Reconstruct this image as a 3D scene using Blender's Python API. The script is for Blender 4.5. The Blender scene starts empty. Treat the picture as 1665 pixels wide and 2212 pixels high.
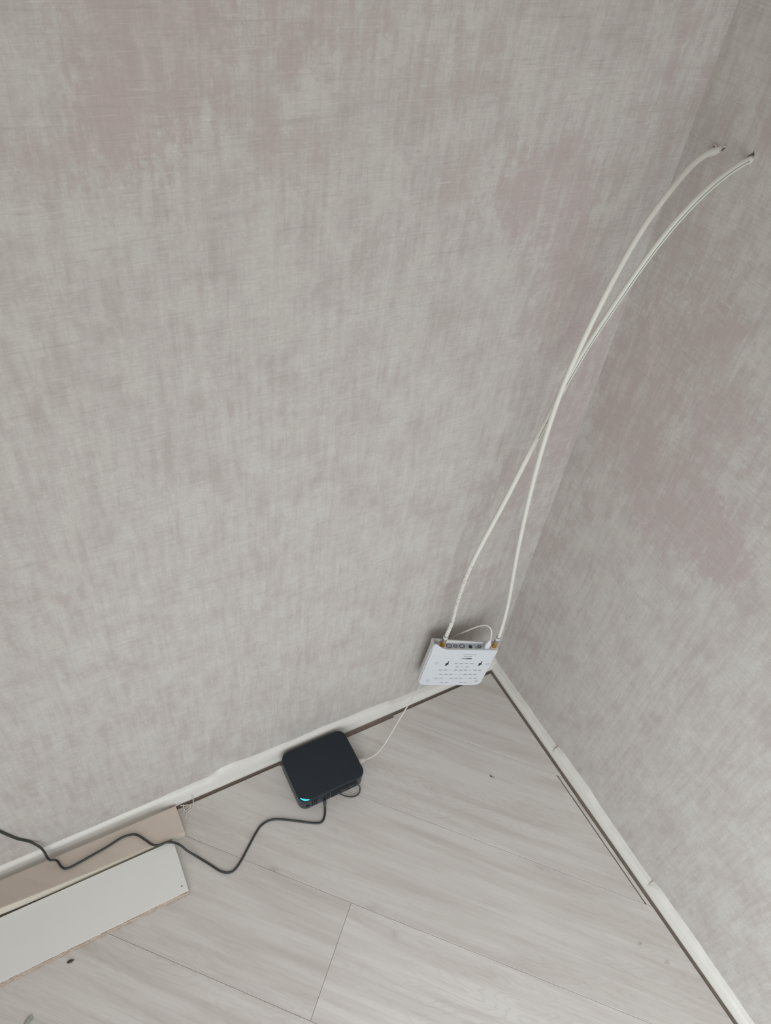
import bpy, bmesh, math, random
from mathutils import Vector, Matrix, Euler
random.seed(7)
S = bpy.context.scene
COL = S.collection

# ---------------------------------------------------------------- camera, light, exposure
cam_d = bpy.data.cameras.new('camera'); cam = bpy.data.objects.new('camera', cam_d); COL.objects.link(cam)
cam_d.sensor_fit = 'VERTICAL'; cam_d.sensor_height = 36.0; cam_d.lens = 36.0 * 1625.86 / 2212.0
cam_d.clip_start = 0.01
Rm = Matrix.Rotation(-0.5938, 3, 'Z') @ Matrix.Rotation(0.7775, 3, 'X') @ Matrix.Rotation(0.1465, 3, 'Z')
cam.matrix_world = Matrix.Translation((-0.8122, -0.6684, 1.4720)) @ Rm.to_4x4()
S.camera = cam

w = bpy.data.worlds.new('room_light'); S.world = w; w.use_nodes = True
bg = w.node_tree.nodes['Background']
bg.inputs['Color'].default_value = (1.0, 0.975, 0.95, 1); bg.inputs['Strength'].default_value = 0.09

def area(name, loc, target, sx, sy, energy, col):
    L = bpy.data.lights.new(name, 'AREA'); L.shape = 'RECTANGLE'; L.size = sx; L.size_y = sy
    L.energy = energy; L.color = col
    o = bpy.data.objects.new(name, L); COL.objects.link(o); o.location = loc
    d = Vector(target) - Vector(loc); o.rotation_euler = d.to_track_quat('-Z', 'Y').to_euler()
    return o
area('ceiling_bounce', (-1.3, -1.5, 2.55), (-1.3, -1.5, 0.0), 2.4, 2.4, 17, (1.0, 0.975, 0.955))
area('room_daylight', (-1.8, -1.9, 1.3), (0, -0.9, 0.3), 1.2, 1.4, 13.0, (1.0, 0.98, 0.965))
area('right_wall_fill', (-0.75, -1.40, 0.60), (0, -0.75, 0.10), 1.0, 1.1, 12.5, (0.86, 0.94, 1.0))  # added fill for the lower right wall; its door is assumed, unseen

vs = S.view_settings
S.display_settings.display_device = 'sRGB'
vs.view_transform = 'Standard'; vs.look = 'None'; vs.gamma = 1.0; vs.use_curve_mapping = False
vs.exposure = 0.0

# ---------------------------------------------------------------- helpers
def srgb(r, g, b):
    f = lambda c: c / 12.92 if c <= 0.04045 else ((c + 0.055) / 1.055) ** 2.4
    return (f(r / 255), f(g / 255), f(b / 255), 1)

def link(name, me, mat=None, parent=None, smooth=False):
    o = bpy.data.objects.new(name, me); COL.objects.link(o)
    if mat: me.materials.append(mat)
    if parent: o.parent = parent
    if smooth:
        for p in me.polygons: p.use_smooth = True
    return o

def from_bm(name, bm, mat=None, parent=None, smooth=False, mw=None):
    me = bpy.data.meshes.new(name)
    bmesh.ops.recalc_face_normals(bm, faces=bm.faces[:])
    bm.to_mesh(me); bm.free()
    if mw is not None: me.transform(mw)
    return link(name, me, mat, parent, smooth)

def tag(o, label=None, cat=None, group=None, kind=None):
    if label: o['label'] = label
    if cat: o['category'] = cat
    if group: o['group'] = group
    if kind: o['kind'] = kind
    return o

def empty(name, loc=(0, 0, 0)):
    o = bpy.data.objects.new(name, None); COL.objects.link(o); o.location = loc; o.empty_display_size = 0.02
    return o

def reparent(o, parent):
    o.parent = parent; o.matrix_parent_inverse = Matrix.Translation(-Vector(parent.location))
    return o

def part(name, bm, mat, parent, smooth=False, mw=None, label=None):
    """a part under an Empty: vertices are given in world coordinates"""
    o = from_bm(name, bm, mat, None, smooth, mw)
    reparent(o, parent)
    if label: o['label'] = label
    return o

def box(bm, x0, x1, y0, y1, z0, z1):
    v = [bm.verts.new(p) for p in ((x0,y0,z0),(x1,y0,z0),(x1,y1,z0),(x0,y1,z0),(x0,y0,z1),(x1,y0,z1),(x1,y1,z1),(x0,y1,z1))]
    for f in ((0,3,2,1),(4,5,6,7),(0,1,5,4),(1,2,6,5),(2,3,7,6),(3,0,4,7)): bm.faces.new([v[i] for i in f])
    return v

def loft(bm, rings, cap=True, closed=True):
    rr = [[bm.verts.new(p) for p in r] for r in rings]
    n = len(rr[0])
    for a, b in zip(rr, rr[1:]):
        for i in range(n if closed else n - 1):
            j = (i + 1) % n
            bm.faces.new((a[i], a[j], b[j], b[i]))
    if cap:
        bm.faces.new(rr[0][::-1]); bm.faces.new(rr[-1])
    return rr

def catmull(pts, n=8):
    P = [Vector(p) for p in pts]
    P = [P[0] * 2 - P[1]] + P + [P[-1] * 2 - P[-2]]
    out = []
    for i in range(1, len(P) - 2):
        a, b, c, d = P[i-1], P[i], P[i+1], P[i+2]
        for k in range(n):
            t = k / n
            out.append(0.5 * ((2*b) + (c-a)*t + (2*a-5*b+4*c-d)*t*t + (3*b-a-3*c+d)*t**3))
    out.append(P[-2])
    return out

def smooth_pts(pts, it=2):
    P = [Vector(p) for p in pts]
    for _ in range(it):
        P = [P[0]] + [(P[i-1] + 2*P[i] + P[i+1]) / 4 for i in range(1, len(P)-1)] + [P[-1]]
    return P

def frames(P):
    T = []
    for i in range(len(P)):
        a = P[max(0, i-1)]; b = P[min(len(P)-1, i+1)]
        T.append((b - a).normalized())
    N = T[0].orthogonal().normalized(); fr = []
    for t in T:
        N = (N - t * N.dot(t)).normalized()
        fr.append((t, N, t.cross(N)))
    return fr

def tube_bm(P, r, seg=12, bm=None):
    """round tube along a polyline, r a number or a list"""
    bm = bm or bmesh.new(); fr = frames(P); rings = []
    for i, (p, (t, n, b)) in enumerate(zip(P, fr)):
        rad = r[i] if isinstance(r, (list, tuple)) else r
        rings.append([p + (n*math.cos(2*math.pi*k/seg) + b*math.sin(2*math.pi*k/seg))*rad for k in range(seg)])
    loft(bm, rings)
    return bm

def lathe_bm(base, axis, prof, seg=20, bm=None):
    """prof: list of (distance along axis, radius)"""
    bm = bm or bmesh.new(); base = Vector(base); ax = Vector(axis).normalized(); n = ax.orthogonal().normalized(); b = ax.cross(n)
    rings = [[base + ax*d + (n*math.cos(2*math.pi*k/seg) + b*math.sin(2*math.pi*k/seg))*r for k in range(seg)] for d, r in prof]
    loft(bm, rings)
    return bm

# ---------------------------------------------------------------- material helpers
class NT:
    def __init__(s, name):
        s.m = bpy.data.materials.new(name); s.m.use_nodes = True; s.t = s.m.node_tree; s.n = s.t.nodes
        s.b = s.n['Principled BSDF']; s._c = None
    def node(s, typ, **kw):
        x = s.n.new(typ)
        for k, v in kw.items(): setattr(x, k, v)
        return x
    def L(s, a, b): s.t.links.new(a, b)
    def coord(s):
        if not s._c: s._c = s.node('ShaderNodeTexCoord')
        return s._c.outputs['Object']
    def mapping(s, vec, scale=(1,1,1), rot=(0,0,0), loc=(0,0,0)):
        m = s.node('ShaderNodeMapping'); s.L(vec, m.inputs[0])
        m.inputs['Scale'].default_value = scale; m.inputs['Rotation'].default_value = rot; m.inputs['Location'].default_value = loc
        return m.outputs[0]
    def noise(s, vec, scale=1, detail=4, rough=.55, dist=0):
        x = s.node('ShaderNodeTexNoise'); s.L(vec, x.inputs['Vector'])
        x.inputs['Scale'].default_value = scale; x.inputs['Detail'].default_value = detail
        x.inputs['Roughness'].default_value = rough; x.inputs['Distortion'].default_value = dist
        return x.outputs['Fac']
    def rng(s, v, a, b, c=0, d=1, smooth=False):
        x = s.node('ShaderNodeMapRange'); s.L(v, x.inputs['Value'])
        if smooth: x.interpolation_type = 'SMOOTHSTEP'
        for i, q in zip((1, 2, 3, 4), (a, b, c, d)): x.inputs[i].default_value = q
        return x.outputs[0]
    def math(s, op, a, b=None, clamp=False):
        x = s.node('ShaderNodeMath', operation=op); x.use_clamp = clamp
        for i, q in enumerate((a, b)):
            if q is None: continue
            if isinstance(q, (int, float)): x.inputs[i].default_value = q
            else: s.L(q, x.inputs[i])
        return x.outputs[0]
    def mix(s, f, a, b, mode='MIX'):
        x = s.node('ShaderNodeMix', data_type='RGBA', blend_type=mode)
        if isinstance(f, (int, float)): x.inputs[0].default_value = f
        else: s.L(f, x.inputs[0])
        for i, q in ((6, a), (7, b)):
            if isinstance(q, tuple): x.inputs[i].default_value = q
            else: s.L(q, x.inputs[i])
        return x.outputs[2]
    def bump(s, h, strength, dist=.001, normal=None):
        x = s.node('ShaderNodeBump'); s.L(h, x.inputs['Height']); x.inputs['Strength'].default_value = strength; x.inputs['Distance'].default_value = dist
        if normal: s.L(normal, x.inputs['Normal'])
        s.L(x.outputs[0], s.b.inputs['Normal']); return x.outputs[0]
    def color(s, c):
        if isinstance(c, tuple): s.b.inputs['Base Color'].default_value = c
        else: s.L(c, s.b.inputs['Base Color'])
    def rough(s, r): s.b.inputs['Roughness'].default_value = r
    def spec(s, r): s.b.inputs['Specular IOR Level'].default_value = r

def plain(name, c, rough=.5, metal=0, vary=.06, scale=60, spec=.5, bump=0.0):
    k = NT(name); v = k.noise(k.coord(), scale, 3)
    d = tuple(x * (1 - vary) for x in c[:3]) + (1,); e = tuple(min(1, x * (1 + vary)) for x in c[:3]) + (1,)
    k.color(k.mix(v, d, e)); k.rough(rough); k.b.inputs['Metallic'].default_value = metal; k.spec(spec)
    if bump: k.bump(v, bump, .0005)
    return k.m

LIGHT = srgb(196, 193, 187); WARM = srgb(182, 176, 171); PINK = srgb(181, 168, 165); DARK = srgb(165, 158, 153)
def wallpaper(name, ax, blobs, seed):
    """brushed linen-look wallpaper: mauve-grey patches (on the left wall partly painted shade) on pale grey, crossed by fine brush marks"""
    k = NT(name)
    sep = k.node('ShaderNodeSeparateXYZ'); k.L(k.coord(), sep.inputs[0])
    cmb = k.node('ShaderNodeCombineXYZ'); k.L(sep.outputs[ax], cmb.inputs[0]); k.L(sep.outputs[2], cmb.inputs[1])
    cmb.inputs[2].default_value = seed
    uv = cmb.outputs[0]
    # warp so that patches are ragged
    wn = k.node('ShaderNodeTexNoise'); k.L(k.mapping(uv, (26, 14, 1)), wn.inputs['Vector']); wn.inputs['Detail'].default_value = 6; wn.inputs['Roughness'].default_value = .68
    off = k.node('ShaderNodeVectorMath', operation='SUBTRACT'); k.L(wn.outputs['Color'], off.inputs[0]); off.inputs[1].default_value = (.5, .5, .5)
    sc = k.node('ShaderNodeVectorMath', operation='MULTIPLY'); k.L(off.outputs[0], sc.inputs[0]); sc.inputs[1].default_value = (.16, .20, 0)
    ad = k.node('ShaderNodeVectorMath', operation='ADD'); k.L(uv, ad.inputs[0]); k.L(sc.outputs[0], ad.inputs[1])
    wuv = ad.outputs[0]
    tot = None
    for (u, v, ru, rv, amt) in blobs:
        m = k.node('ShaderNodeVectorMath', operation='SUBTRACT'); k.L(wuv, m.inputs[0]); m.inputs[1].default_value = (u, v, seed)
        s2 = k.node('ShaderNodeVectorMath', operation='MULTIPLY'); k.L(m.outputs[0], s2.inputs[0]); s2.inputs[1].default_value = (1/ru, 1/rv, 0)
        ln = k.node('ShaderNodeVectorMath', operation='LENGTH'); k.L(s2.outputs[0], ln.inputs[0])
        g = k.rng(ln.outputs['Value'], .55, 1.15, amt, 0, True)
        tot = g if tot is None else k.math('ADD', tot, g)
    big = k.noise(wuv, 5.0, 5, .6)
    small = k.rng(k.noise(k.mapping(uv, (1, 1, 1), loc=(3.1, 7.7, 0)), 17, 5, .65), .56, .70)
    pink = k.math('ADD', tot, k.rng(big, .54, .74, 0, .5), clamp=True)
    brush_v = k.noise(k.mapping(uv, (105, 10, 1)), 1, 4, .62)         # vertical brush dabs
    brush_f = k.noise(k.mapping(uv, (330, 15, 1), loc=(5, 2, 0)), 1, 3, .6)
    streak = k.noise(k.mapping(uv, (24, 480, 1)), 1, 3, .6)           # fine horizontal scratches
    streak_b = k.noise(k.mapping(uv, (11, 190, 1), loc=(1, 4, 0)), 1, 4, .65)
    mott = k.noise(k.mapping(uv, (1.25, .95, 1)), 42, 9, .78)
    grain = k.noise(uv, 240, 4, .7)
    patch = k.noise(k.mapping(uv, (1.15, .9, 1), loc=(2, 2, 0)), 15, 5, .62)
    j = k.math('ADD', k.math('MULTIPLY', mott, .55), k.math('MULTIPLY', brush_v, .45))
    j = k.math('ADD', k.math('MULTIPLY', j, .68), k.math('MULTIPLY', patch, .32))
    c = k.mix(k.rng(j, .44, .58), LIGHT, srgb(179, 171, 166))
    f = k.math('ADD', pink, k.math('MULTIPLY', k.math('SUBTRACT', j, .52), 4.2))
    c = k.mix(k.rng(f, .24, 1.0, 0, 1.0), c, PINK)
    c = k.mix(k.rng(brush_f, .54, .78, 0, .38), c, DARK)
    c = k.mix(k.rng(brush_f, .44, .24, 0, .35), c, LIGHT)
    c = k.mix(k.rng(streak_b, .56, .76, 0, .50), c, DARK)
    c = k.mix(k.rng(streak, .57, .74, 0, .55), c, DARK)
    c = k.mix(k.rng(streak, .42, .26, 0, .50), c, srgb(209, 207, 203))
    c = k.mix(k.rng(grain, .35, .65, 0, .28), c, DARK)
    k.color(c); k.rough(.72); k.spec(.25)
    h = k.math('ADD', streak, k.math('MULTIPLY', grain, .5))
    k.bump(h, .55, .0008)
    return k.m

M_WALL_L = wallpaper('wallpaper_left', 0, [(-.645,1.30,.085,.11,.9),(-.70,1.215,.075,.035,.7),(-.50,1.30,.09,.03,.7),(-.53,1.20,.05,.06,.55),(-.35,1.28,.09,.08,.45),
    (-.20,1.12,.09,.09,.75),(-.12,.98,.075,.13,.8),(-.30,1.16,.07,.05,.5),(-.43,1.10,.03,.03,.5),(-.03,.80,.07,.2,.8),(-.13,.62,.07,.13,.65),(-.15,.36,.10,.08,.6),(-.03,.48,.05,.15,.55),(-.04,1.25,.10,.2,.5),(-.59,.93,.06,.04,.25),(-.60,.18,.05,.02,.35),(-.73,.87,.03,.02,.3)], 0.0)  # patches nearest the corner also paint in cable and corner shade
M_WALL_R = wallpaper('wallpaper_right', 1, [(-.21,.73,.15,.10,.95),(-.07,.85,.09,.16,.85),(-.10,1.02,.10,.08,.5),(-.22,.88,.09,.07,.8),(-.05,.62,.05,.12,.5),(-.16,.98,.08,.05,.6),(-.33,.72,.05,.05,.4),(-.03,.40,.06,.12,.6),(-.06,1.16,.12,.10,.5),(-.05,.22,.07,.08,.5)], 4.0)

TH = -0.8152
def wood():
    k = NT('whitewashed_oak')
    oi = k.node('ShaderNodeObjectInfo')
    sh = k.node('ShaderNodeVectorMath', operation='SCALE'); sh.inputs[0].default_value = (9.3, 5.1, 3.7); k.L(oi.outputs['Random'], sh.inputs['Scale'])
    rt = k.mapping(k.coord(), rot=(0, 0, -TH))
    ad = k.node('ShaderNodeVectorMath', operation='ADD'); k.L(rt, ad.inputs[0]); k.L(sh.outputs[0], ad.inputs[1]); p = ad.outputs[0]
    # growth-ring field: long ellipses around warped centres
    warp = k.node('ShaderNodeTexNoise'); k.L(k.mapping(p, (1.3, 8, 1)), warp.inputs['Vector']); warp.inputs['Detail'].default_value = .6
    w1 = k.math('MULTIPLY', warp.outputs['Fac'], 13.0)
    ring = k.math('SINE', k.math('MULTIPLY', w1, 6.2832))
    fine = k.noise(k.mapping(p, (7, 240, 1)), 1, 5, .65)
    mid = k.noise(k.mapping(p, (3.2, 36, 1), loc=(2, 9, 0)), 1, 5, .6, .4)
    big = k.noise(k.mapping(p, (2.2, 6, 1)), 1, 3, .5)
    kn = k.node('ShaderNodeTexVoronoi'); k.L(k.mapping(p, (5, 11, 1)), kn.inputs['Vector']); kn.inputs['Scale'].default_value = 1.0
    knot = k.rng(kn.outputs['Distance'], .035, .12, .55, 0, True)
    c = k.mix(k.rng(mid, .40, .66), srgb(207, 203, 198), srgb(190, 183, 177))
    c = k.mix(k.math('MULTIPLY', k.rng(ring, .35, 1.0), k.rng(big, .42, .62, 0, .17)), c, srgb(160, 152, 145))
    c = k.mix(k.math('MULTIPLY', k.rng(fine, .56, .74), .34), c, srgb(158, 150, 143))
    c = k.mix(k.math('MULTIPLY', k.rng(fine, .40, .28), .30), c, srgb(218, 215, 210))
    c = k.mix(k.math('MULTIPLY', knot, k.rng(k.noise(p, 60, 3), .4, .6, .1, .7)), c, srgb(140, 130, 122))
    c = k.mix(k.rng(oi.outputs['Random'], 0, 1, 0, .16), c, srgb(170, 163, 156))
    k.color(c); k.rough(.42); k.spec(.4)
    k.bump(k.math('ADD', fine, k.math('MULTIPLY', ring, .05)), .22, .0004)
    return k.m
M_WOOD = wood()
M_SUB = plain('raw_subfloor', srgb(140, 128, 116), .9, vary=.3, scale=90)
M_GAP = plain('dark_plaster_void', srgb(40, 34, 30), .95)
M_TRIM = plain('matt_white_trim', srgb(212, 209, 202), .38, vary=.03, scale=25)
M_CAULK = plain('white_sealant', srgb(212, 209, 202), .42, vary=.03, scale=25)
M_WHITE = plain('white_device_plastic', srgb(207, 211, 215), .35, vary=.015)
M_SHELL = plain('off_white_shell_plastic', srgb(205, 206, 204), .4, vary=.02)
M_GREY = plain('pale_grey_panel', srgb(160, 164, 170), .5, vary=.03)
M_INK = plain('dark_grey_ink', srgb(66, 70, 76), .6)
M_FAINT = plain('faint_grey_groove', srgb(158, 163, 168), .6)
M_RECESS = plain('grey_recess_plastic', srgb(138, 143, 149), .6)
M_HOLE = plain('black_socket', srgb(30, 34, 38), .5)
M_GOLD = plain('gold_plated_brass', srgb(208, 160, 84), .3, metal=.85, vary=.15, scale=300)
M_STEEL = plain('nickel_ferrule', srgb(190, 180, 172), .25, metal=.85, vary=.2, scale=300)
M_CABLE = plain('white_cable_jacket', srgb(214, 213, 204), .42, vary=.03)
M_THIN = plain('thin_white_lead', srgb(214, 209, 202), .45, vary=.03)
M_STRIPE = plain('grey_green_line', srgb(112, 128, 120), .6)
M_BLACK = plain('matt_black_plastic', srgb(33, 40, 47), .55, vary=.05, scale=200, spec=.35)
M_BLACKSIDE = plain('satin_black_plastic', srgb(46, 52, 58), .35, vary=.08, scale=200)
M_SLOT = plain('vent_black', srgb(14, 17, 21), .8)
M_CORD = plain('black_cord_rubber', srgb(50, 53, 50), .5)
M_BEIGE = plain('beige_laminate', srgb(200, 187, 175), .5, vary=.02, scale=30)
M_CREAM = plain('cream_edge_band', srgb(204, 198, 183), .5, vary=.02, scale=30)
M_PANEL = plain('white_melamine', srgb(222, 222, 217), .42, vary=.012, scale=20)
M_PAPER = plain('torn_paper', srgb(212, 205, 198), .8)
M_FIBRE = plain('white_fibre', srgb(205, 202, 194), .6)
M_SEED = plain('brown_husk', srgb(70, 60, 52), .7, vary=.3, scale=500)
M_SCRAP = plain('grey_green_scrap', srgb(150, 153, 145), .7, vary=.25, scale=400)

def chip():
    k = NT('chipboard'); c = k.coord()
    v = k.node('ShaderNodeTexVoronoi'); k.L(k.mapping(c, (150, 500, 520)), v.inputs['Vector']); v.inputs['Scale'].default_value = 1
    r = k.node('ShaderNodeSeparateXYZ'); k.L(v.outputs['Color'], r.inputs[0])
    k.color(k.mix(r.outputs[0], srgb(150, 132, 116), srgb(198, 186, 172))); k.rough(.85)
    k.bump(r.outputs[1], .6, .001); return k.m
M_CHIP = chip()
def printed():
    k = NT('printed_cable_jacket'); c = k.coord()
    n = k.noise(k.mapping(c, (420, 420, 260)), 1, 2, .7)
    sep = k.node('ShaderNodeSeparateXYZ'); k.L(c, sep.inputs[0])
    z = k.math('MULTIPLY', k.rng(sep.outputs[2], .56, .50), k.rng(n, .56, .62))
    k.color(k.mix(k.math('MULTIPLY', z, .7), srgb(214, 213, 204), srgb(120, 110, 102))); k.rough(.42); return k.m
M_PRINTED = printed()
def glow():
    k = NT('cyan_indicator'); k.color((0.02, .4, .5, 1)); k.b.inputs['Emission Color'].default_value = (0.05, .80, 1.0, 1); k.b.inputs['Emission Strength'].default_value = 1.3
    return k.m
M_GLOW = glow()
def clear():
    k = NT('clear_plastic_scrap'); k.color((.95, .95, .95, 1)); k.b.inputs['Transmission Weight'].default_value = .9; k.rough(.25); k.b.inputs['IOR'].default_value = 1.15
    return k.m
M_CLEAR = clear()

# ---------------------------------------------------------------- walls
bm = bmesh.new(); box(bm, -3.2, 0.03, 0.0, 0.03, -.02, 2.6)
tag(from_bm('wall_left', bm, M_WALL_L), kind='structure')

HOLES = [[(-.0412,1.1766),(-.0455,1.1786),(-.0495,1.1772),(-.0520,1.1765),(-.0587,1.1822),(-.0549,1.1752),(-.0492,1.1691),(-.0440,1.1654),(-.0395,1.1690)],
         [(-.0879,1.1792),(-.0917,1.1851),(-.0950,1.1922),(-.0968,1.1900),(-.0993,1.1864),(-.0962,1.1838),(-.0972,1.1773),(-.0937,1.1745),(-.0895,1.1752)]]
bm = bmesh.new()
def ring_edges(pts, x=0.0):
    vs_ = [bm.verts.new((x, y, z)) for y, z in pts]
    return [bm.edges.new((vs_[i], vs_[(i+1) % len(vs_)])) for i in range(len(vs_))]
es = ring_edges([(0, -.02), (-3.0, -.02), (-3.0, 2.6), (0, 2.6)])
for h in HOLES: es += ring_edges(h)
res = bmesh.ops.triangle_fill(bm, use_beauty=True, use_dissolve=False, edges=es)
ext = bmesh.ops.extrude_face_region(bm, geom=bm.faces[:])
for v in [g for g in ext['geom'] if isinstance(g, bmesh.types.BMVert)]: v.co.x += 0.03
wall_r = tag(from_bm('wall_right', bm, M_WALL_R), kind='structure')
bm = bmesh.new(); box(bm, .026, .029, -.115, -.02, 1.14, 1.21)
from_bm('cavity_backing', bm, M_GAP, wall_r)
def flap(name, pts, thick=.0006):
    b = bmesh.new(); rings = [[Vector(p) for p in pts], [Vector(p) + Vector((-thick, 0, thick * .5)) for p in pts]]
    loft(b, rings); return from_bm(name, b, M_PAPER, wall_r)
flap('torn_paper_flap', [(-.0004,-.0412,1.1783),(-.0035,-.0425,1.1797),(-.0040,-.0450,1.1793),(-.0030,-.0478,1.1765),(-.0004,-.0488,1.1768),(-.0004,-.0450,1.1787)])
flap('torn_paper_flap', [(-.0004,-.0440,1.1654),(-.0045,-.0425,1.1640),(-.0040,-.0480,1.1690),(-.0030,-.0535,1.1743),(-.0004,-.0552,1.1755),(-.0004,-.0492,1.1691)])
flap('torn_paper_flap', [(-.0004,-.0590,1.1822),(-.0020,-.0600,1.1832),(-.0020,-.0572,1.1818),(-.0004,-.0565,1.1800)])
flap('torn_paper_flap', [(-.0004,-.0973,1.1775),(-.0025,-.0965,1.1768),(-.0030,-.0955,1.1810),(-.0020,-.0960,1.1835),(-.0004,-.0964,1.1838)])

# ---------------------------------------------------------------- floor: sub-floor with one object per plank
bm = bmesh.new(); box(bm, -3.2, 0.0, -3.0, 0.0, -.05, -.0040)
floor = tag(from_bm('floor', bm, M_SUB), kind='structure')
dv = Vector((math.cos(TH), math.sin(TH))); nv = Vector((-dv.y, dv.x))
def clip(poly, p0, nrm):
    out = []
    for i in range(len(poly)):
        a, b = poly[i], poly[(i+1) % len(poly)]
        da, db = (a - p0).dot(nrm), (b - p0).dot(nrm)
        if da >= 0: out.append(a)
        if (da >= 0) != (db >= 0): out.append(a + (b - a) * (da / (da - db)))
    return out
def inset(poly, d):
    ar = sum(poly[i].cross(poly[(i+1) % len(poly)]) for i in range(len(poly)))
    if ar < 0: poly = poly[::-1]
    n = len(poly); out = []
    for i in range(n):
        a, b, c = poly[i-1], poly[i], poly[(i+1) % n]
        e1 = (b - a).normalized(); e2 = (c - b).normalized()
        n1 = Vector((-e1.y, e1.x)); n2 = Vector((-e2.y, e2.x))
        k = 1 + n1.dot(n2)
        out.append(b + (n1 + n2) * (d / max(k, .25)))
    return out
def clean(poly):
    out = []
    for p in poly:
        if not out or (p - out[-1]).length > 1e-4: out.append(p)
    if len(out) > 1 and (out[0] - out[-1]).length < 1e-4: out.pop()
    return out
def slab(name, poly, parent, mat, top=0.0, th=.0038, bev=.0005):
    poly = clean(poly)
    if len(poly) < 3: return None
    ar = sum(poly[i].cross(poly[(i+1) % len(poly)]) for i in range(len(poly))) / 2
    if ar < 0: poly = poly[::-1]
    if abs(ar) < 2e-5: return None
    b = bmesh.new()
    r0 = [(p.x, p.y, top - th) for p in poly]; r1 = [(p.x, p.y, top - bev * .9) for p in poly]; r2 = [(p.x, p.y, top) for p in inset(poly, bev)]
    loft(b, [r0, r1, r2]); return from_bm(name, b, mat, parent)
W = .192; O3 = -.2152
gap = .00022
rows = {}
for r in range(-1, 17):                                     # row r lies between offsets O3-(r-1)*W and O3-r*W ; row 0 = corner row
    hi = O3 - (r - 1) * W; lo = O3 - r * W
    joint = {-1: .3, 0: .75, 1: .70, 2: .80, 3: -.1287, 4: .62}.get(r, [.25, -.35, .9][r % 3])
    xcut = -.0188; ycut = [-.0190, -.0212, -.0196][r % 3] if r else -.0192
    if r == 1: ycut = -.0232
    for j in range(-3, 4):
        s0 = joint + j * 1.38; s1 = s0 + 1.38
        q = [dv * a + nv * b for a, b in ((s0 + gap, lo + gap), (s1 - gap, lo + gap), (s1 - gap, hi - gap), (s0 + gap, hi - gap))]
        xc = -.0284 if r == 1 else xcut
        for p0, n_ in ((Vector((xc, 0)), Vector((-1, 0))), (Vector((0, ycut)), Vector((0, -1))), (Vector((-2.6, 0)), Vector((1, 0))), (Vector((0, -2.4)), Vector((0, 1)))):
            if len(q) >= 3: q = clip(q, p0, n_)
        if len(q) >= 3: slab('plank', q, floor, M_WOOD)
        if r == 1:                                          # thin filler strip between plank end and baseboard
            q = [dv * a + nv * b for a, b in ((s0, lo + gap), (s1, lo + gap), (s1, hi - gap), (s0, hi - gap))]
            for p0, n_ in ((Vector((-.0190, 0)), Vector((-1, 0))), (Vector((-.0252, 0)), Vector((1, 0))), (Vector((0, -.03)), Vector((0, -1)))):
                if len(q) >= 3: q = clip(q, p0, n_)
            if len(q) >= 3:
                o = slab('filler_strip', q, floor, M_WOOD, top=-.0004)

# ---------------------------------------------------------------- baseboards (cove profile) with a wavy bead of sealant on top
def lerp(tab, x):
    if x <= tab[0][0]: return tab[0][1]
    for (a, va), (b, vb) in zip(tab, tab[1:]):
        if x <= b: return va + (vb - va) * (x - a) / (b - a)
    return tab[-1][1]
def trim(name, side, length, H, beadtab, z0=.0035, D=.0148, cove=None):
    """one continuous painted skin: rounded foot, cove, and the wavy sealant lip running up the wall"""
    P = (lambda s, d, z: (-s, -d, z)) if side == 'l' else (lambda s, d, z: (-d, -s, z))
    steps = sorted(set([i * .01 for i in range(int(length / .01))] + [x for x, _ in beadtab if 0 < x < length]))
    rings = []
    for s in steps:
        t = max(lerp(beadtab, s) + .0005 * math.sin(s * 61) + .0004 * math.sin(s * 143 + 1), H + .0012)
        pa = [(-.002, z0), (D - .0014, z0), (D - .0003, z0 + .0004), (D, z0 + .0015), (D, z0 + .005), (D * .96, z0 + .009), (D * .86, z0 + .0125)] + [(D * .86 * math.cos(q), z0 + .0125 + (t - z0 - .0125) * math.sin(q)) for q in (.30, .58, .86, 1.10, 1.30)] + [(-.003, t + .0030)]
        if cove:
            k = max(0, min(1, (s - cove[0]) / (cove[1] - cove[0]))); k = k * k * (3 - 2 * k)
            pb = [(-.002, -.003), (.0182, -.003), (.0182, .0004), (.0120, .0006), (.0070, .0030), (.0046, .0075), (.0042, .0130), (.0048, .0180), (.0058, .0225), (.0060, .0265), (.0048, .0300), (.0024, .0322), (-.003, t + .0030)]
            assert len(pa) == len(pb)
            pa = [(x0 + (x1 - x0) * k, y0 + (y1 - y0) * k) for (x0, y0), (x1, y1) in zip(pa, pb)]
        rings.append([P(s, d, z) for d, z in pa])
    b = bmesh.new(); loft(b, rings)
    o = tag(from_bm(name, b, M_TRIM, None, True), kind='structure')
    o.data.set_sharp_from_angle(angle=math.radians(50))
    return o
bl = trim('baseboard_left', 'l', 3.1, .024, [(0,.0255),(.187,.0256),(.213,.0272),(.269,.030),(.285,.0365),(.304,.0374),(.384,.0407),(.435,.0434),(.497,.0423),(.577,.0441),(.634,.0526),(.655,.0510),(.664,.0470),(.680,.0368),(.709,.0371),(.778,.0347),(.956,.0331),(3.1,.033)], cove=(.742, .800))
br = trim('baseboard_right', 'r', 2.95, .0178, [(0,.0203),(.061,.0195),(.143,.0213),(.2423,.0203),(.2432,.0262),(.262,.0296),(.345,.0306),(.422,.0240),(.541,.0212),(.5425,.0250),(.56,.0300),(.652,.0299),(.789,.0246),(1.2,.022),(2.95,.022)])

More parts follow.
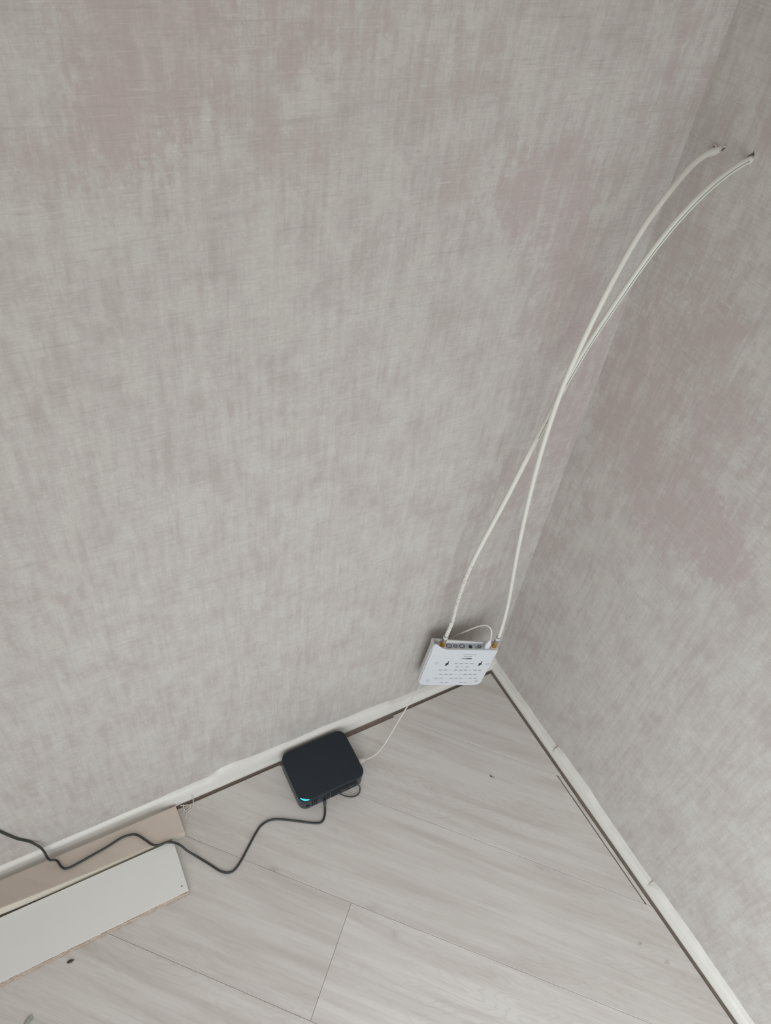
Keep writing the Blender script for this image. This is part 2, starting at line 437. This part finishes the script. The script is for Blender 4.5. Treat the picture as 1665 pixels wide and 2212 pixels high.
# ---------------------------------------------------------------- white network terminal hung in the corner
O_ = Vector((-.2342, -.0415, .2599)); U = Vector((.9274, -.3634, -.0893)).normalized(); V = Vector((-.0778, .0463, -.9959)).normalized()
Nn = V.cross(U).normalized(); V = U.cross(Nn).normalized()
if Nn.dot(cam.location - O_) < 0: Nn = -Nn
def D(a, b, d): return O_ + U * a + V * b - Nn * d
def rr(a0, a1, b0, b1, rad4, d, seg=6):
    """rounded rectangle; rad4 = (top-left, top-right, bottom-right, bottom-left)"""
    pts = []
    for (cx, cy, r, st) in ((a0, b0, rad4[0], 180), (a1, b0, rad4[1], 270), (a1, b1, rad4[2], 0), (a0, b1, rad4[3], 90)):
        ox = cx + (r if cx == a0 else -r); oy = cy + (r if cy == b0 else -r)
        for i in range(seg + 1):
            t = math.radians(st + 90 * i / seg); pts.append(D(ox + r * math.cos(t), oy + r * math.sin(t), d))
    return pts
dev = empty('network_terminal', D(.0675, .132, .012))
tag(dev, 'small white plastic network terminal hanging in the room corner above the baseboards', 'network box')
BB = .1323
bm = bmesh.new()
loft(bm, [rr(.0012,.1350,.0006,BB-.001,(.002,.002,.014,.016),.0006), rr(-.0012,.1372,.0,BB+.0006,(.002,.003,.015,.018),.0035), rr(-.0012,.1372,.0,BB+.0004,(.002,.003,.015,.018),.013),
          rr(.0006,.1356,.0,BB-.0015,(.002,.003,.015,.018),.0185), rr(.004,.132,.001,BB-.005,(.002,.003,.013,.016),.0222)])
part('rear_shell', bm, M_SHELL, dev, label='off-white rounded outer shell')
# back plate facing the room, with its raised curved ear at top left
bm = bmesh.new()
out = []
ear = [(.0030, -.0185), (.0060, -.0170), (.0100, -.0130), (.0150, -.0085), (.0205, -.0045), (.0260, -.0018), (.0310, -.0005)]
base = rr(.0005, .1347, .0, BB - .0005, (.0003, .0015, .014, .016), 0)
def plate(d, g):
    pl_ = [D(a, b, d) for a, b in [(.0008, -.0120), (.0012, -.0175)] + ear] + [D(.1330 - g, .0, d), D(.1347 - g, .0018, d)]
    for cx, cy, r, st in ((.1347 - g, BB - .0005 - g, .014, 0), (.0005 + g, BB - .0005 - g, .016, 90)):
        ox = cx - r if st == 0 else cx + r; oy = cy - r
        for i in range(7):
            t = math.radians(st + 90 * i / 6); pl_.append(D(ox + r * math.cos(t), oy + r * math.sin(t), d))
    return pl_
loft(bm, [plate(.0006, 0), plate(-.0004, 0), plate(-.0010, .0006)])
bp = part('back_plate', bm, M_WHITE, dev, label='bright white perforated back plate')
bm = bmesh.new()
# socket bay rim: left wall, rear wall
loft(bm, [[D(-.0012, b, .0), D(-.0012, b, .0165), D(.0012, b, .0165), D(.0008, b, .0)] for b in (.001, -.0100)] + [[D(-.0008, -.0165, .0), D(-.0004, -.0125, .0165), D(.0012, -.0125, .0165), D(.0010, -.0170, .0)]])
rear = []
for a, h in ((-.0008, -.0125), (.010, -.0112), (.04, -.0080), (.08, -.0045), (.112, -.0020), (.132, -.0008)):
    rear.append([D(a, .001, .0150), D(a, h, .0158), D(a, h + .0008, .0182), D(a, .001, .0190)])
loft(bm, rear)
part('socket_bay_rim', bm, M_SHELL, dev)
bm = bmesh.new()
loft(bm, [rr(.0285, .1215, 0, .0140, (.0, .0, .0, .0), 0, 1)] and [[D(.0285, -.0004, .0025), D(.1215, -.0004, .0025), D(.1215, -.0004, .0140), D(.0285, -.0004, .0140)], [D(.0285, .002, .0025), D(.1215, .002, .0025), D(.1215, .002, .0140), D(.0285, .002, .0140)]])
part('socket_panel', bm, M_GREY, dev, label='grey recessed panel with the sockets')
def torus(c, ax, R, r, sx=1.0, seg=20, s2=6):
    b = bmesh.new(); ax = ax.normalized(); e1 = U; e2 = -Nn; rings = []
    for i in range(seg):
        t = 2 * math.pi * i / seg; dr = e1 * math.cos(t) * sx + e2 * math.sin(t)
        rings.append([c + dr * (R + r * math.cos(2 * math.pi * k / s2)) + ax * r * math.sin(2 * math.pi * k / s2) for k in range(s2)])
    rings.append(rings[0]); rr_ = [[b.verts.new(p) for p in q] for q in rings[:-1]]
    for i in range(seg):
        a_, c_ = rr_[i], rr_[(i + 1) % seg]
        for k in range(s2): b.faces.new((a_[k], a_[(k+1) % s2], c_[(k+1) % s2], c_[k]))
    return b
for a, R_, d, s in ((.0350, .0040, .0078, 1.25), (.0480, .0027, .0075, 1.3), (.0615, .0040, .0076, 1.25), (.0975, .0024, .0078, 1.4)):
    c = D(a, -.0006, d)
    part('socket_ring', torus(c, -V, R_, .00065, s), M_INK, dev, True)
c = D(.0785, -.0004, .0066)
part('reset_socket', lathe_bm(c, -V, [(0, .0036), (.0006, .0036), (.0007, .0028)]), M_HOLE, dev, label='black round socket')
bm = bmesh.new()
for a0, a1, d0, d1 in ((.0885, .1000, .0036, .0042), (.1065, .1170, .0030, .0037), (.0885, .0950, .0062, .0065)):
    loft(bm, [[D(a0, -.0003, d0), D(a1, -.0003, d0), D(a1, -.0003, d1), D(a0, -.0003, d1)], [D(a0, -.0008, d0), D(a1, -.0008, d0), D(a1, -.0008, d1), D(a0, -.0008, d1)]])
part('socket_slot', bm, M_HOLE, dev)
for a, d in ((.0217, .0100), (.1277, .0092)):
    cp = D(a, .0, d)
    part('coaxial_port', lathe_bm(cp, -V, [(.0002, .0052), (.0014, .0052), (.0016, .0040), (.0040, .0040)], 20), M_GOLD, dev, label='gold coaxial port')
def dash(bm, a, b, la, lb=.0012, lift=.0012, slant=0):
    q = [(a - la/2, b - lb/2), (a + la/2, b - lb/2), (a + la/2 + slant, b + lb/2), (a - la/2 + slant, b + lb/2)]
    loft(bm, [[D(x, y, -.0006) for x, y in q], [D(x, y, -lift) for x, y in q]])
bm = bmesh.new(); bf = bmesh.new()
rowsV = [(.0485, [.0611, .0720, .0830, .0938], []), (.0604, [.0662, .0877], [.0770]), (.0725, [.0344, .0452, .0668, .0772, .0876, .1075, .1181], [.0560, .0976]),
         (.0885, [.0392, .0500, .0606, .0912, .1018, .1121], [.0712, .0806]), (.1040, [.0332, .0440, .0655, .0757, .0861, .1060, .1164], [.0550, .0960]), (.1201, [.0485, .0591, .0903, .1002], [])]
for b, xs, fs in rowsV:
    for x in xs: dash(bm, x, b, .0070)
    for x in fs: dash(bf, x, b, .0066, .0007, .00112)
tag(part('vent_slots', bm, M_INK, dev, label='dark vent slots in rows'), kind='stuff')
tag(part('shallow_vent_marks', bf, M_FAINT, dev, label='faint unopened vent marks'), kind='stuff')
for a, b in ((.0425, .0497), (.1119, .0489)):
    c = D(a, b, -.0010); bm = bmesh.new()
    lathe_bm(c, Nn, [(-.001, .0033), (.0004, .0033)], 16, bm); lathe_bm(D(a - .0012, b + .0045, -.0010), Nn, [(-.001, .0022), (.00035, .0022)], 14, bm)
    loft(bm, [[D(a + .0001, b - .0015, .0), D(a + .0001, b - .0095, .0), D(a + .0020, b - .0095, .0), D(a + .0020, b - .0015, .0)], [D(a + .0001, b - .0015, -.0013), D(a + .0001, b - .0095, -.0013), D(a + .0020, b - .0095, -.0013), D(a + .0020, b - .0015, -.0013)]])
    part('keyhole_slot', bm, M_HOLE, dev, label='black keyhole for wall mounting')
for a, b in ((.0193, .0481), (.0176, .1138), (.1225, .1140), (.1270, .0490)):
    bm = torus(D(a, b, -.0010), Nn, .0001, .0001)
    bm.free(); bm = lathe_bm(D(a, b, 0), Nn, [(-.001, .0036), (.0012, .0036), (.0013, .0030), (.0006, .0024)], 18)
    part('screw_recess', bm, M_RECESS, dev, True)
# printed label: lines too small to read
bm = bmesh.new()
x = .0664
while x < .0922:
    l = random.uniform(.0010, .0030); dash(bm, x + l/2, .0158 + .00004, l * .85, .0009, .00112); x += l + .0004
x = .0700
while x < .0858:
    l = random.uniform(.0008, .0022); dash(bm, x + l/2, .0226, l * .85, .0012, .00112); x += l + .0004
x = .0680
while x < .0770:
    l = random.uniform(.0006, .0014); dash(bm, x + l/2, .0303, l * .8, .0030, .00112, -.0006); x += l + .0004
x = .0778
while x < .0890:
    l = random.uniform(.0010, .0018); dash(bm, x + l/2, .0300, l * .93, .0038, .00115, -.0012); x += l + .0002
tag(part('printed_label', bm, M_INK, dev, label='small grey printed lines'), kind='stuff')

# ---------------------------------------------------------------- coaxial cables
A = [(0.012,-.0490,1.1755),(0.0,-0.0494,1.1757),(-0.0105,-0.0505,1.1762),(-0.0237,-0.0523,1.1732),(-0.0381,-0.0546,1.168),(-0.0487,-0.0572,1.162),(-0.0594,-0.0613,1.1551),(-0.092,-0.0729,1.1371),(-0.1129,-0.0797,1.1181),(-0.1248,-0.0839,1.1032),(-0.1387,-0.0896,1.0812),(-0.1513,-0.0947,1.0612),(-0.1601,-0.0985,1.0461),(-0.1654,-0.1,1.0276),(-0.1704,-0.1,1.0052),(-0.175,-0.1,0.9765),(-0.179,-0.1,0.9485),(-0.1821,-0.1,0.9221),(-0.1834,-0.1,0.9003),(-0.1846,-0.1,0.8761),(-0.1834,-0.0994,0.8426),(-0.1814,-0.0984,0.8162),(-0.1793,-0.0973,0.7888),(-0.1758,-0.0958,0.7484),(-0.1689,-0.094,0.6954),(-0.161,-0.0923,0.6414),(-0.1523,-0.0897,0.5789),(-0.1409,-0.0873,0.5179),(-0.1316,-0.0854,0.4658),(-0.1214,-0.0836,0.416),(-0.1131,-0.0819,0.3661),(-0.1101,-0.0805,0.3259),(-0.1107,-0.0795,0.2976)]
B = [(0.012,-.0948,1.183),(0.0014,-0.0955,1.1823),(-0.0089,-0.0965,1.1799),(-0.0217,-0.0977,1.1764),(-0.0384,-0.0996,1.17),(-0.0578,-0.1022,1.1606),(-0.0804,-0.1059,1.1463),(-0.1008,-0.1069,1.1251),(-0.1156,-0.1046,1.0947),(-0.127,-0.1024,1.064),(-0.1374,-0.1004,1.0333),(-0.1423,-0.0958,1.0045),(-0.1487,-0.0896,0.9707),(-0.1521,-0.0842,0.9383),(-0.1539,-0.0794,0.9028),(-0.1586,-0.0776,0.8777),(-0.1628,-0.0756,0.8487),(-0.1656,-0.074,0.8235),(-0.169,-0.072,0.7911),(-0.1763,-0.0696,0.7538),(-0.1803,-0.0672,0.7105),(-0.1869,-0.0645,0.6645),(-0.194,-0.0597,0.6097),(-0.201,-0.0563,0.5689),(-0.2056,-0.053,0.525),(-0.2089,-0.0498,0.4798),(-0.2094,-0.0469,0.4353),(-0.2056,-0.0439,0.3819),(-0.2024,-0.0413,0.333),(-0.206,-0.0395,0.3035)]
def coax(pts, r, port, mat, label, stripe=False):
    pa, pd = port
    top = D(pa, -.0310, pd)
    P = smooth_pts(pts[:-1], 2) + [D(pa, -.0400, pd), top]
    P = catmull(P, 5)
    root = empty('coaxial_cable', P[-1]); tag(root, label, 'cable', 'coaxial cables from the right wall to the white network box')
    part('jacket', tube_bm(P, r, 14), mat, root, True)
    ax = -V
    part('connector_nut', lathe_bm(D(pa, -.0041, pd), ax, [(0, .0046), (.0006, .0050), (.0085, .0050), (.0092, .0044)], 6), M_GOLD, root, label='gold hexagonal connector nut')
    part('crimp_sleeve', lathe_bm(D(pa, -.0128, pd), ax, [(0, .0040), (.003, .0040), (.0032, .0032), (.0062, .0032), (.0064, .0046), (.0118, .0046), (.0120, .0041), (.0205, .0041)], 18), M_STEEL, root, label='nickel crimp sleeve')
    part('sealing_ring', lathe_bm(D(pa, -.0245, pd), ax, [(0, .0044), (.0005, .0049), (.0045, .0049), (.005, .0044)], 18), M_WHITE, root, label='white plastic ring')
    if stripe:
        side = Vector((-.55, -.62, .40)).normalized(); fr = frames(P); Q = []
        for p, (t, n, b) in [q for q in list(zip(P, fr))[8:] if q[0].z > .80]:
            s = (side - t * side.dot(t)).normalized(); s2 = t.cross(s)
            Q.append(p + (s * .93 - s2 * .36).normalized() * (r - .00005))
        part('jacket_line', tube_bm(Q, .00045, 6), M_STRIPE, root, True, label='thin grey-green line along the jacket')
    return root
coax(A, .0036, (.1277, .0092), M_CABLE, 'plain white coaxial cable in front, from the left wall hole to the right port')
coax(B, .0040, (.0217, .0100), M_PRINTED, 'white coaxial cable with grey-green line, from the right wall hole to the left port', True)

# ---------------------------------------------------------------- thin white power lead
root = empty('power_lead', (-.39, -.088, .012)); tag(root, 'thin white power lead from the black box up behind the hanging white box', 'cable')
P = [(-.3935,-.0885,.0135),(-0.3812,-0.0883,0.0105),(-0.3681,-0.0882,0.0085),(-0.3546,-0.087,0.0088),(-0.3397,-0.0827,0.013),(-0.3202,-0.0726,0.0235),(-0.3007,-0.0619,0.0374),(-0.2796,-0.0514,0.0564),(-0.257,-0.040,0.0745),(-0.2352,-0.029,0.0853),(-.2160,-.0175,.0915),(-.200,-.0085,.105),(-.185,-.0062,.15),(-.172,-.0065,.20),(-0.1596,-0.0145,0.2279),(-0.1521,-0.0274,0.2488),(-0.1441,-0.0381,0.2722),(-0.1364,-0.0492,0.2931),(-0.1301,-0.0589,0.3042),(-0.1253,-0.0648,0.3038),(-0.1238,-0.0713,0.2957)]
P = smooth_pts(P, 1)
tip = D(.1115, -.0240, .0055)
P = catmull(P + [D(.1115, -.0300, .0056), tip], 6)
part('wire', tube_bm(P, .0014, 10), M_THIN, root, True)
def rbox(c, ax, e1, e2, secs):
    """stack of rounded rectangles along ax; secs = (distance, half width, half height)"""
    b = bmesh.new(); rings = []
    for d, hw, hh in secs:
        r = min(hw, hh) * .6; q = []
        for cx, cy, st in ((1, 1, 0), (-1, 1, 90), (-1, -1, 180), (1, -1, 270)):
            for i in range(4):
                t = math.radians(st + 30 * i); q.append(c + ax * d + e1 * (cx * (hw - r) + r * math.cos(t)) + e2 * (cy * (hh - r) + r * math.sin(t)))
        rings.append(q)
    loft(b, rings); return b
part('plug', rbox(D(.1115, -.0010, .0055), -V, U, -Nn, [(0, .0052, .0038), (.0008, .0057, .0042), (.0135, .0056, .0042), (.0155, .0042, .0034), (.0235, .0026, .0024), (.0255, .0018, .0018)]), M_WHITE, root, True, label='white plug seated in the terminal')
ax2 = Vector((1, .02, -.10)).normalized(); s2 = Vector((0, 1, 0)); s3 = ax2.cross(s2).normalized()
part('plug', rbox(Vector((-.4005, -.0885, .0150)), ax2, s2, s3, [(0, .0046, .0036), (.0010, .0052, .0040), (.0095, .0052, .0040), (.0110, .0032, .0028), (.0125, .0042, .0034), (.0165, .0038, .0030), (.0195, .0020, .0019)]), M_THIN, root, True, label='white plug seated in the black box')

# ---------------------------------------------------------------- black box (small power unit)
X0, X1, Y0, Y1, H = -.5415, -.4005, -.1285, -.0175, .040
ub = empty('black_power_box', ((X0 + X1) / 2, (Y0 + Y1) / 2, 0)); tag(ub, 'matt black square box with cyan light lying on the floor against the left baseboard', 'power box')
def rrz(x0, x1, y0, y1, r, z, seg=7):
    q = []
    for cx, cy, st in ((x1, y1, 0), (x0, y1, 90), (x0, y0, 180), (x1, y0, 270)):
        ox = cx - r if cx == x1 else cx + r; oy = cy - r if cy == y1 else cy + r
        for i in range(seg + 1):
            t = math.radians(st + 90 * i / seg); q.append((ox + r * math.cos(t), oy + r * math.sin(t), z))
    return q
def shr(e, z, r=.0175): return rrz(X0 + e, X1 - e, Y0 + e, Y1 - e, max(r - e, .004), z)
bm = bmesh.new(); loft(bm, [shr(.0035, .0012), shr(.0018, .0020), shr(.0012, .0045), shr(.0018, .0325), shr(.0022, .0342)])
part('body', bm, M_BLACKSIDE, ub, True)
bm = bmesh.new(); loft(bm, [shr(.0026, .0338), shr(.0006, .0342), shr(.0004, .0348), shr(.0006, .0385), shr(.0014, .0396), shr(.0030, .0400)])
o = part('lid', bm, M_BLACK, ub, True, label='matt black rounded lid')
for x, y in ((X0 + .018, Y0 + .018), (X1 - .018, Y0 + .018), (X1 - .018, Y1 - .018), (X0 + .018, Y1 - .018)):
    part('foot', lathe_bm((x, y, 0), (0, 0, 1), [(0, .004), (.0014, .004)], 14), M_SLOT, ub)
# light bar curled round the near left corner of the lid
bm = bmesh.new(); rings = []
cx, cy, R_ = X0 + .0175, Y0 + .0175, .0150
for i in range(13):
    t = math.radians(200 + 72 * i / 12); wd = .0021 * math.sin(math.pi * (i + .6) / 13.2)
    c_, s_ = math.cos(t), math.sin(t)
    rings.append([(cx + c_ * (R_ - wd), cy + s_ * (R_ - wd), .0397), (cx + c_ * (R_ + .0006), cy + s_ * (R_ + .0006), .0397), (cx + c_ * (R_ + .0004), cy + s_ * (R_ + .0004), .0403), (cx + c_ * (R_ - wd), cy + s_ * (R_ - wd), .0403)])
loft(bm, rings); part('indicator_light', bm, M_GLOW, ub, label='glowing cyan crescent')
YF = Y0 + .0012
def fslot(name, x0, x1, z0, z1, mat, proud=.0006, label=None):
    b = bmesh.new(); box(b, x0, x1, YF - proud, YF + .003, z0, z1); return part(name, b, mat, ub, label=label)
for x in (-.5165, -.5120, -.5075, -.4895, -.4850, -.4810): fslot('vent_slot', x - .0012, x + .0012, .0085, .0300, M_SLOT)
fslot('port_bay', -.4765, -.4215, .0070, .0305, M_SLOT, .0008, label='black port bay')
fslot('small_port', -.4570, -.4440, .012, .0220, M_BLACKSIDE, .0016); fslot('small_port', -.4370, -.4270, .012, .0220, M_BLACKSIDE, .0016)
fslot('name_plate', -.5300, -.5215, .013, .0180, M_SLOT, .0005)
# looped short lead at the ports
root = empty('jumper_lead', (-.46, -.128, .012)); tag(root, 'short looped black lead at the front ports of the black box', 'cable')
Pm = [(-.4640,-.1262,.014),(-.4600,-.1285,.013),(-.4560,-.1325,.010),(-.4500,-.1370,.006),(-.4403,-.1425,.0035),(-.4300,-.1450,.0032),(-.4205,-.1425,.005),(-.4165,-.1350,.010),(-.4205,-.1272,.016),(-.4300,-.1250,.0185),(-.4380,-.1275,.0175),(-.4470,-.1290,.0165),(-.4520,-.1262,.0165)]
P = catmull([Vector(p) for p in Pm], 7)
part('wire', tube_bm(P, .0013, 10), M_CORD, root, True)
part('plug', rbox(Vector((-.4645, -.1255, .0140)), Vector((.78, -.62, -.05)).normalized(), Vector((0, 0, 1)), Vector((.62, .78, 0)), [(0, .0030, .0022), (.007, .0030, .0022), (.0085, .0018, .0016)]), M_CORD, root, True)

# ---------------------------------------------------------------- black power cord over the boards
BK = [(-.4919,-.1296,.0135),(-.4925,-.1312,.0130),(-0.4942,-0.1333,0.0128),(-0.4955,-0.1412,0.0050),(-0.5022,-0.1539,0.0022),(-0.5120,-0.1622,0.0022),(-0.5252,-0.1588,0.0022),(-0.5519,-0.1420,0.0022),(-0.5785,-0.1252,0.0022),(-0.5988,-0.1165,0.0022),(-0.6184,-0.1179,0.0022),(-0.6343,-0.1277,0.0022),(-0.6574,-0.1469,0.0022),(-0.6772,-0.1633,0.0022),(-0.6932,-0.1728,0.0022),(-0.7054,-0.1722,0.0022),(-0.7171,-0.1629,0.0022),(-0.7316,-0.1414,0.0022),(-0.7465,-0.1209,0.0035),(-0.7589,-0.1073,0.0120),(-0.7673,-0.0949,0.0190),(-0.7771,-0.0847,0.0190),(-0.7884,-0.0792,0.0190),(-0.8008,-0.0783,0.0202),(-0.8120,-0.0730,0.0205),(-0.8227,-0.0567,0.0203),(-0.8319,-0.0437,0.0200),(-0.8422,-0.0378,0.0199),(-0.8594,-0.0361,0.0201),(-0.8855,-0.0413,0.0209),(-0.9123,-0.0449,0.0219),(-0.9386,-0.0486,0.0231),(-0.9530,-0.0497,0.0237),(-0.9612,-0.0474,0.0236),(-0.9660,-0.0394,0.0225),(-0.9696,-0.0281,0.0206),(-0.9729,-0.0283,0.0320),(-0.9784,-0.0274,0.0345),(-0.9830,-0.0180,0.0296),(-0.9834,-0.0145,0.0434),(-0.9852,-0.0115,0.0578),(-0.9886,-0.0090,0.0686),(-0.9978,-0.0028,0.0835),(-1.0110,-0.0028,0.1112),(-1.0195,-0.0028,0.1371),(-1.0266,-0.0028,0.1609),(-1.0377,-0.0028,0.1999),(-1.0525,-0.0028,0.2695)]
def board_top(x, y):
    h = 0.0
    if x < -.7490 and -.0800 < y < -.0150:
        t = max(0, min(1, (-.7535 - x) / .3165)); ang = math.asin(.0162 * t ** 1.4 / .0557)
        h = max(h, (-y - .0186) * math.sin(ang) + .016)
    if x < -.7725 and y < -.0760: h = max(h, .016)
    return h
P = []
for p in catmull(BK, 5):
    h = board_top(p.x, p.y); P.append(Vector((p.x, p.y, max(p.z, h + .0034) if h else max(p.z, .0022))))
pc = empty('power_cable', (-.492, -.13, .012)); tag(pc, 'black power cord winding from the black box across the boards and up the wall', 'cable')
part('wire', tube_bm(P, .0021, 10), M_CORD, pc, True)
part('strain_relief', lathe_bm((-.4919, -.1290, .0135), (-.1, -.9, -.05), [(0, .0034), (.0035, .0030), (.0040, .0024), (.0085, .0022)], 14), M_CORD, pc, True)

# ---------------------------------------------------------------- two boards lying on the floor at the left
def beige_section(x):
    t = max(0, min(1, (-.7535 - x) / .3165)); lift = .0162 * t ** 1.4; ang = math.asin(lift / .0557)
    yb = -.0186 - .0024 * t; 
    c, s = math.cos(ang), math.sin(ang); T = .016
    f = lambda a, h: (x, yb - a * c + h * s, a * s + h * c)
    return f
def board_loft(xs, a0, a1, h0, h1):
    b = bmesh.new(); e = .0004
    loft(b, [[beige_section(x)(a, h) for a, h in ((a0 + e, h0), (a1 - e, h0), (a1, h0 + e), (a1, h1 - e), (a1 - e, h1), (a0 + e, h1), (a0, h1 - e), (a0, h0 + e))] for x in xs])
    return b
xs = [-.7532, -.80, -.86, -.92, -.98, -1.04, -1.07, -1.2, -1.4, -1.62]
bb = empty('beige_board', (-1.1, -.045, 0)); tag(bb, 'narrow beige laminated board lying between the left baseboard and the white board', 'board')
part('board_face', board_loft(xs, 0, .0548, 0, .016), M_BEIGE, bb)
bmb = bmesh.new(); e = 0
loft(bmb, [[beige_section(x)(a, h) for a, h in ((.0548, .0002), (.0557, .0002), (.0557, .0158), (.0548, .0158))] for x in xs])
part('edge_band', bmb, M_CREAM, bb, label='cream edge band on the front edge')
wb = empty('white_board', (-1.1, -.13, 0)); tag(wb, 'wide white melamine board with raw chipboard edge lying on the floor at lower left', 'board')
def quad_prism(q, z0, z1, bev=.0004):
    poly = [Vector(p) for p in q]
    ar = sum(poly[i].cross(poly[(i+1) % len(poly)]) for i in range(len(poly)))
    if ar < 0: poly = poly[::-1]
    b = bmesh.new(); i2 = inset(poly, bev)
    loft(b, [[(p.x, p.y, z0) for p in poly], [(p.x, p.y, z1 - bev) for p in poly], [(p.x, p.y, z1) for p in i2]]); return b
xr = -.7765; xl = -1.62
fy = lambda x: -.1750 + (-.1781 + .1753) * (x + .7777) / (-.3117)
by = lambda x: -.0792 + (.0022) * (x + .776) / (-.2974)
part('melamine_face', quad_prism([(xl, by(-1.2)), (xr, by(xr)), (-.7780, fy(-.778)), (xl, fy(xl))], 0.0, .0160), M_PANEL, wb)
part('chipboard_edge', quad_prism([(xl, fy(xl)), (-.7780, fy(-.778)), (-.7781, fy(-.778) - .0016), (xl, fy(xl) - .0016)], .0006, .0153, .0002), M_CHIP, wb, label='raw brown chipboard edge')
part('screw_hole', lathe_bm((-.7866, -.1628, .0150), (0, 0, 1), [(0, .0012), (.00115, .0012)], 12), M_SLOT, wb, label='small dark screw hole')

# ---------------------------------------------------------------- bits on the floor
b = bmesh.new()
ft = empty('fibre_tangle', (-.74, -.03, 0)); tag(ft, 'white fibrous tangle at the end of the beige board', 'debris')
for pts in ([(-.7200,-.0150,.020),(-.7195,-.0180,.015),(-.7215,-.0255,.0035),(-.7280,-.0310,.002),(-.7370,-.0345,.0025),(-.7400,-.0400,.002),(-.7410,-.0480,.0015)],
            [(-.7450,-.0205,.012),(-.7390,-.0200,.006),(-.7310,-.0215,.004),(-.7275,-.0250,.006),(-.7310,-.0290,.003),(-.7400,-.0300,.002)],
            [(-.7390,-.0190,.008),(-.7410,-.0260,.004),(-.7380,-.0330,.002),(-.7415,-.0400,.0015),(-.7400,-.0520,.001)],
            [(-.7340,-.0230,.003),(-.7400,-.0280,.006),(-.7440,-.0350,.004)]):
    part('fibre_strand', tube_bm(catmull(pts, 6), .0008, 7), M_FIBRE, ft, True)
def speck(name, loc, ang, L, Wd, Hh, mat, label, tail=0):
    b = bmesh.new(); ax = Vector((math.cos(ang), math.sin(ang), 0)); s_ = Vector((-ax.y, ax.x, 0)); base = Vector(loc) + Vector((0, 0, Hh))
    rings = []
    for i in range(9):
        t = i / 8; w_ = math.sin(math.pi * min(1, max(.04, t ** .8 if t < 1 else .97))) * Wd + .00008
        rings.append([base + ax * (L * (t - .5)) + s_ * w_ * math.cos(k * math.pi / 4) + Vector((0, 0, 1)) * Hh * math.sin(k * math.pi / 4) * (w_ / Wd) for k in range(8)])
    loft(b, rings)
    if tail:
        tube_bm([base + ax * L * .3, base + ax * (L * .5 + tail * .5) + s_ * .0003, base + ax * (L * .5 + tail) + s_ * .0010 - Vector((0, 0, Hh * .5))], .0003, 6, b)
    return tag(from_bm(name, b, mat, None, True), label, 'debris')
speck('seed_husk', (-.9858, -.1915, 0), math.radians(-4), .0125, .0026, .0014, M_SEED, 'small dark brown seed husk on the floor in front of the white board')
speck('dark_crumb', (-.1568, -.2282, 0), math.radians(-60), .0055, .0017, .0010, M_SEED, 'tiny dark crumb with a tail alone on the planks between the walls', .0045)
b = bmesh.new(); loft(b, [[(-1.0665,-.2440,.0003),(-1.0560,-.2405,.0003),(-1.0545,-.2475,.0003),(-1.0640,-.2525,.0003),(-1.0700,-.2490,.0003)], [(-1.0665,-.2440,.0010),(-1.0560,-.2405,.0022),(-1.0545,-.2475,.0015),(-1.0640,-.2525,.0010),(-1.0700,-.2490,.0016)]])
tag(from_bm('grey_scrap', b, M_SCRAP), 'small grey-green scrap on the floor at the lower left picture edge', 'debris')
def shard(loc, pts, label):
    b = bmesh.new(); L_ = Vector(loc)
    loft(b, [[L_ + Vector((x, y, .0002)) for x, y, z in pts], [L_ + Vector((x, y, z)) for x, y, z in pts]])
    return tag(from_bm('plastic_shard', b, M_CLEAR), label, 'debris', 'clear plastic bits beside the right baseboard')
shard((-.0850, -.6120, 0), [(-.004,-.0015,.0005),(0,-.003,.0008),(.0045,-.001,.0005),(.0035,.0024,.0010),(-.001,.0034,.0006),(-.0038,.002,.0007)], 'clear plastic bit on the floor, the one nearer the room corner')
shard((-.0600, -.6580, 0), [(-.0042,.001,.0005),(-.002,-.0028,.0009),(.0028,-.003,.0006),(.0044,.001,.0010),(.001,.0036,.0006)], 'clear plastic bit on the floor, the one farther from the room corner')
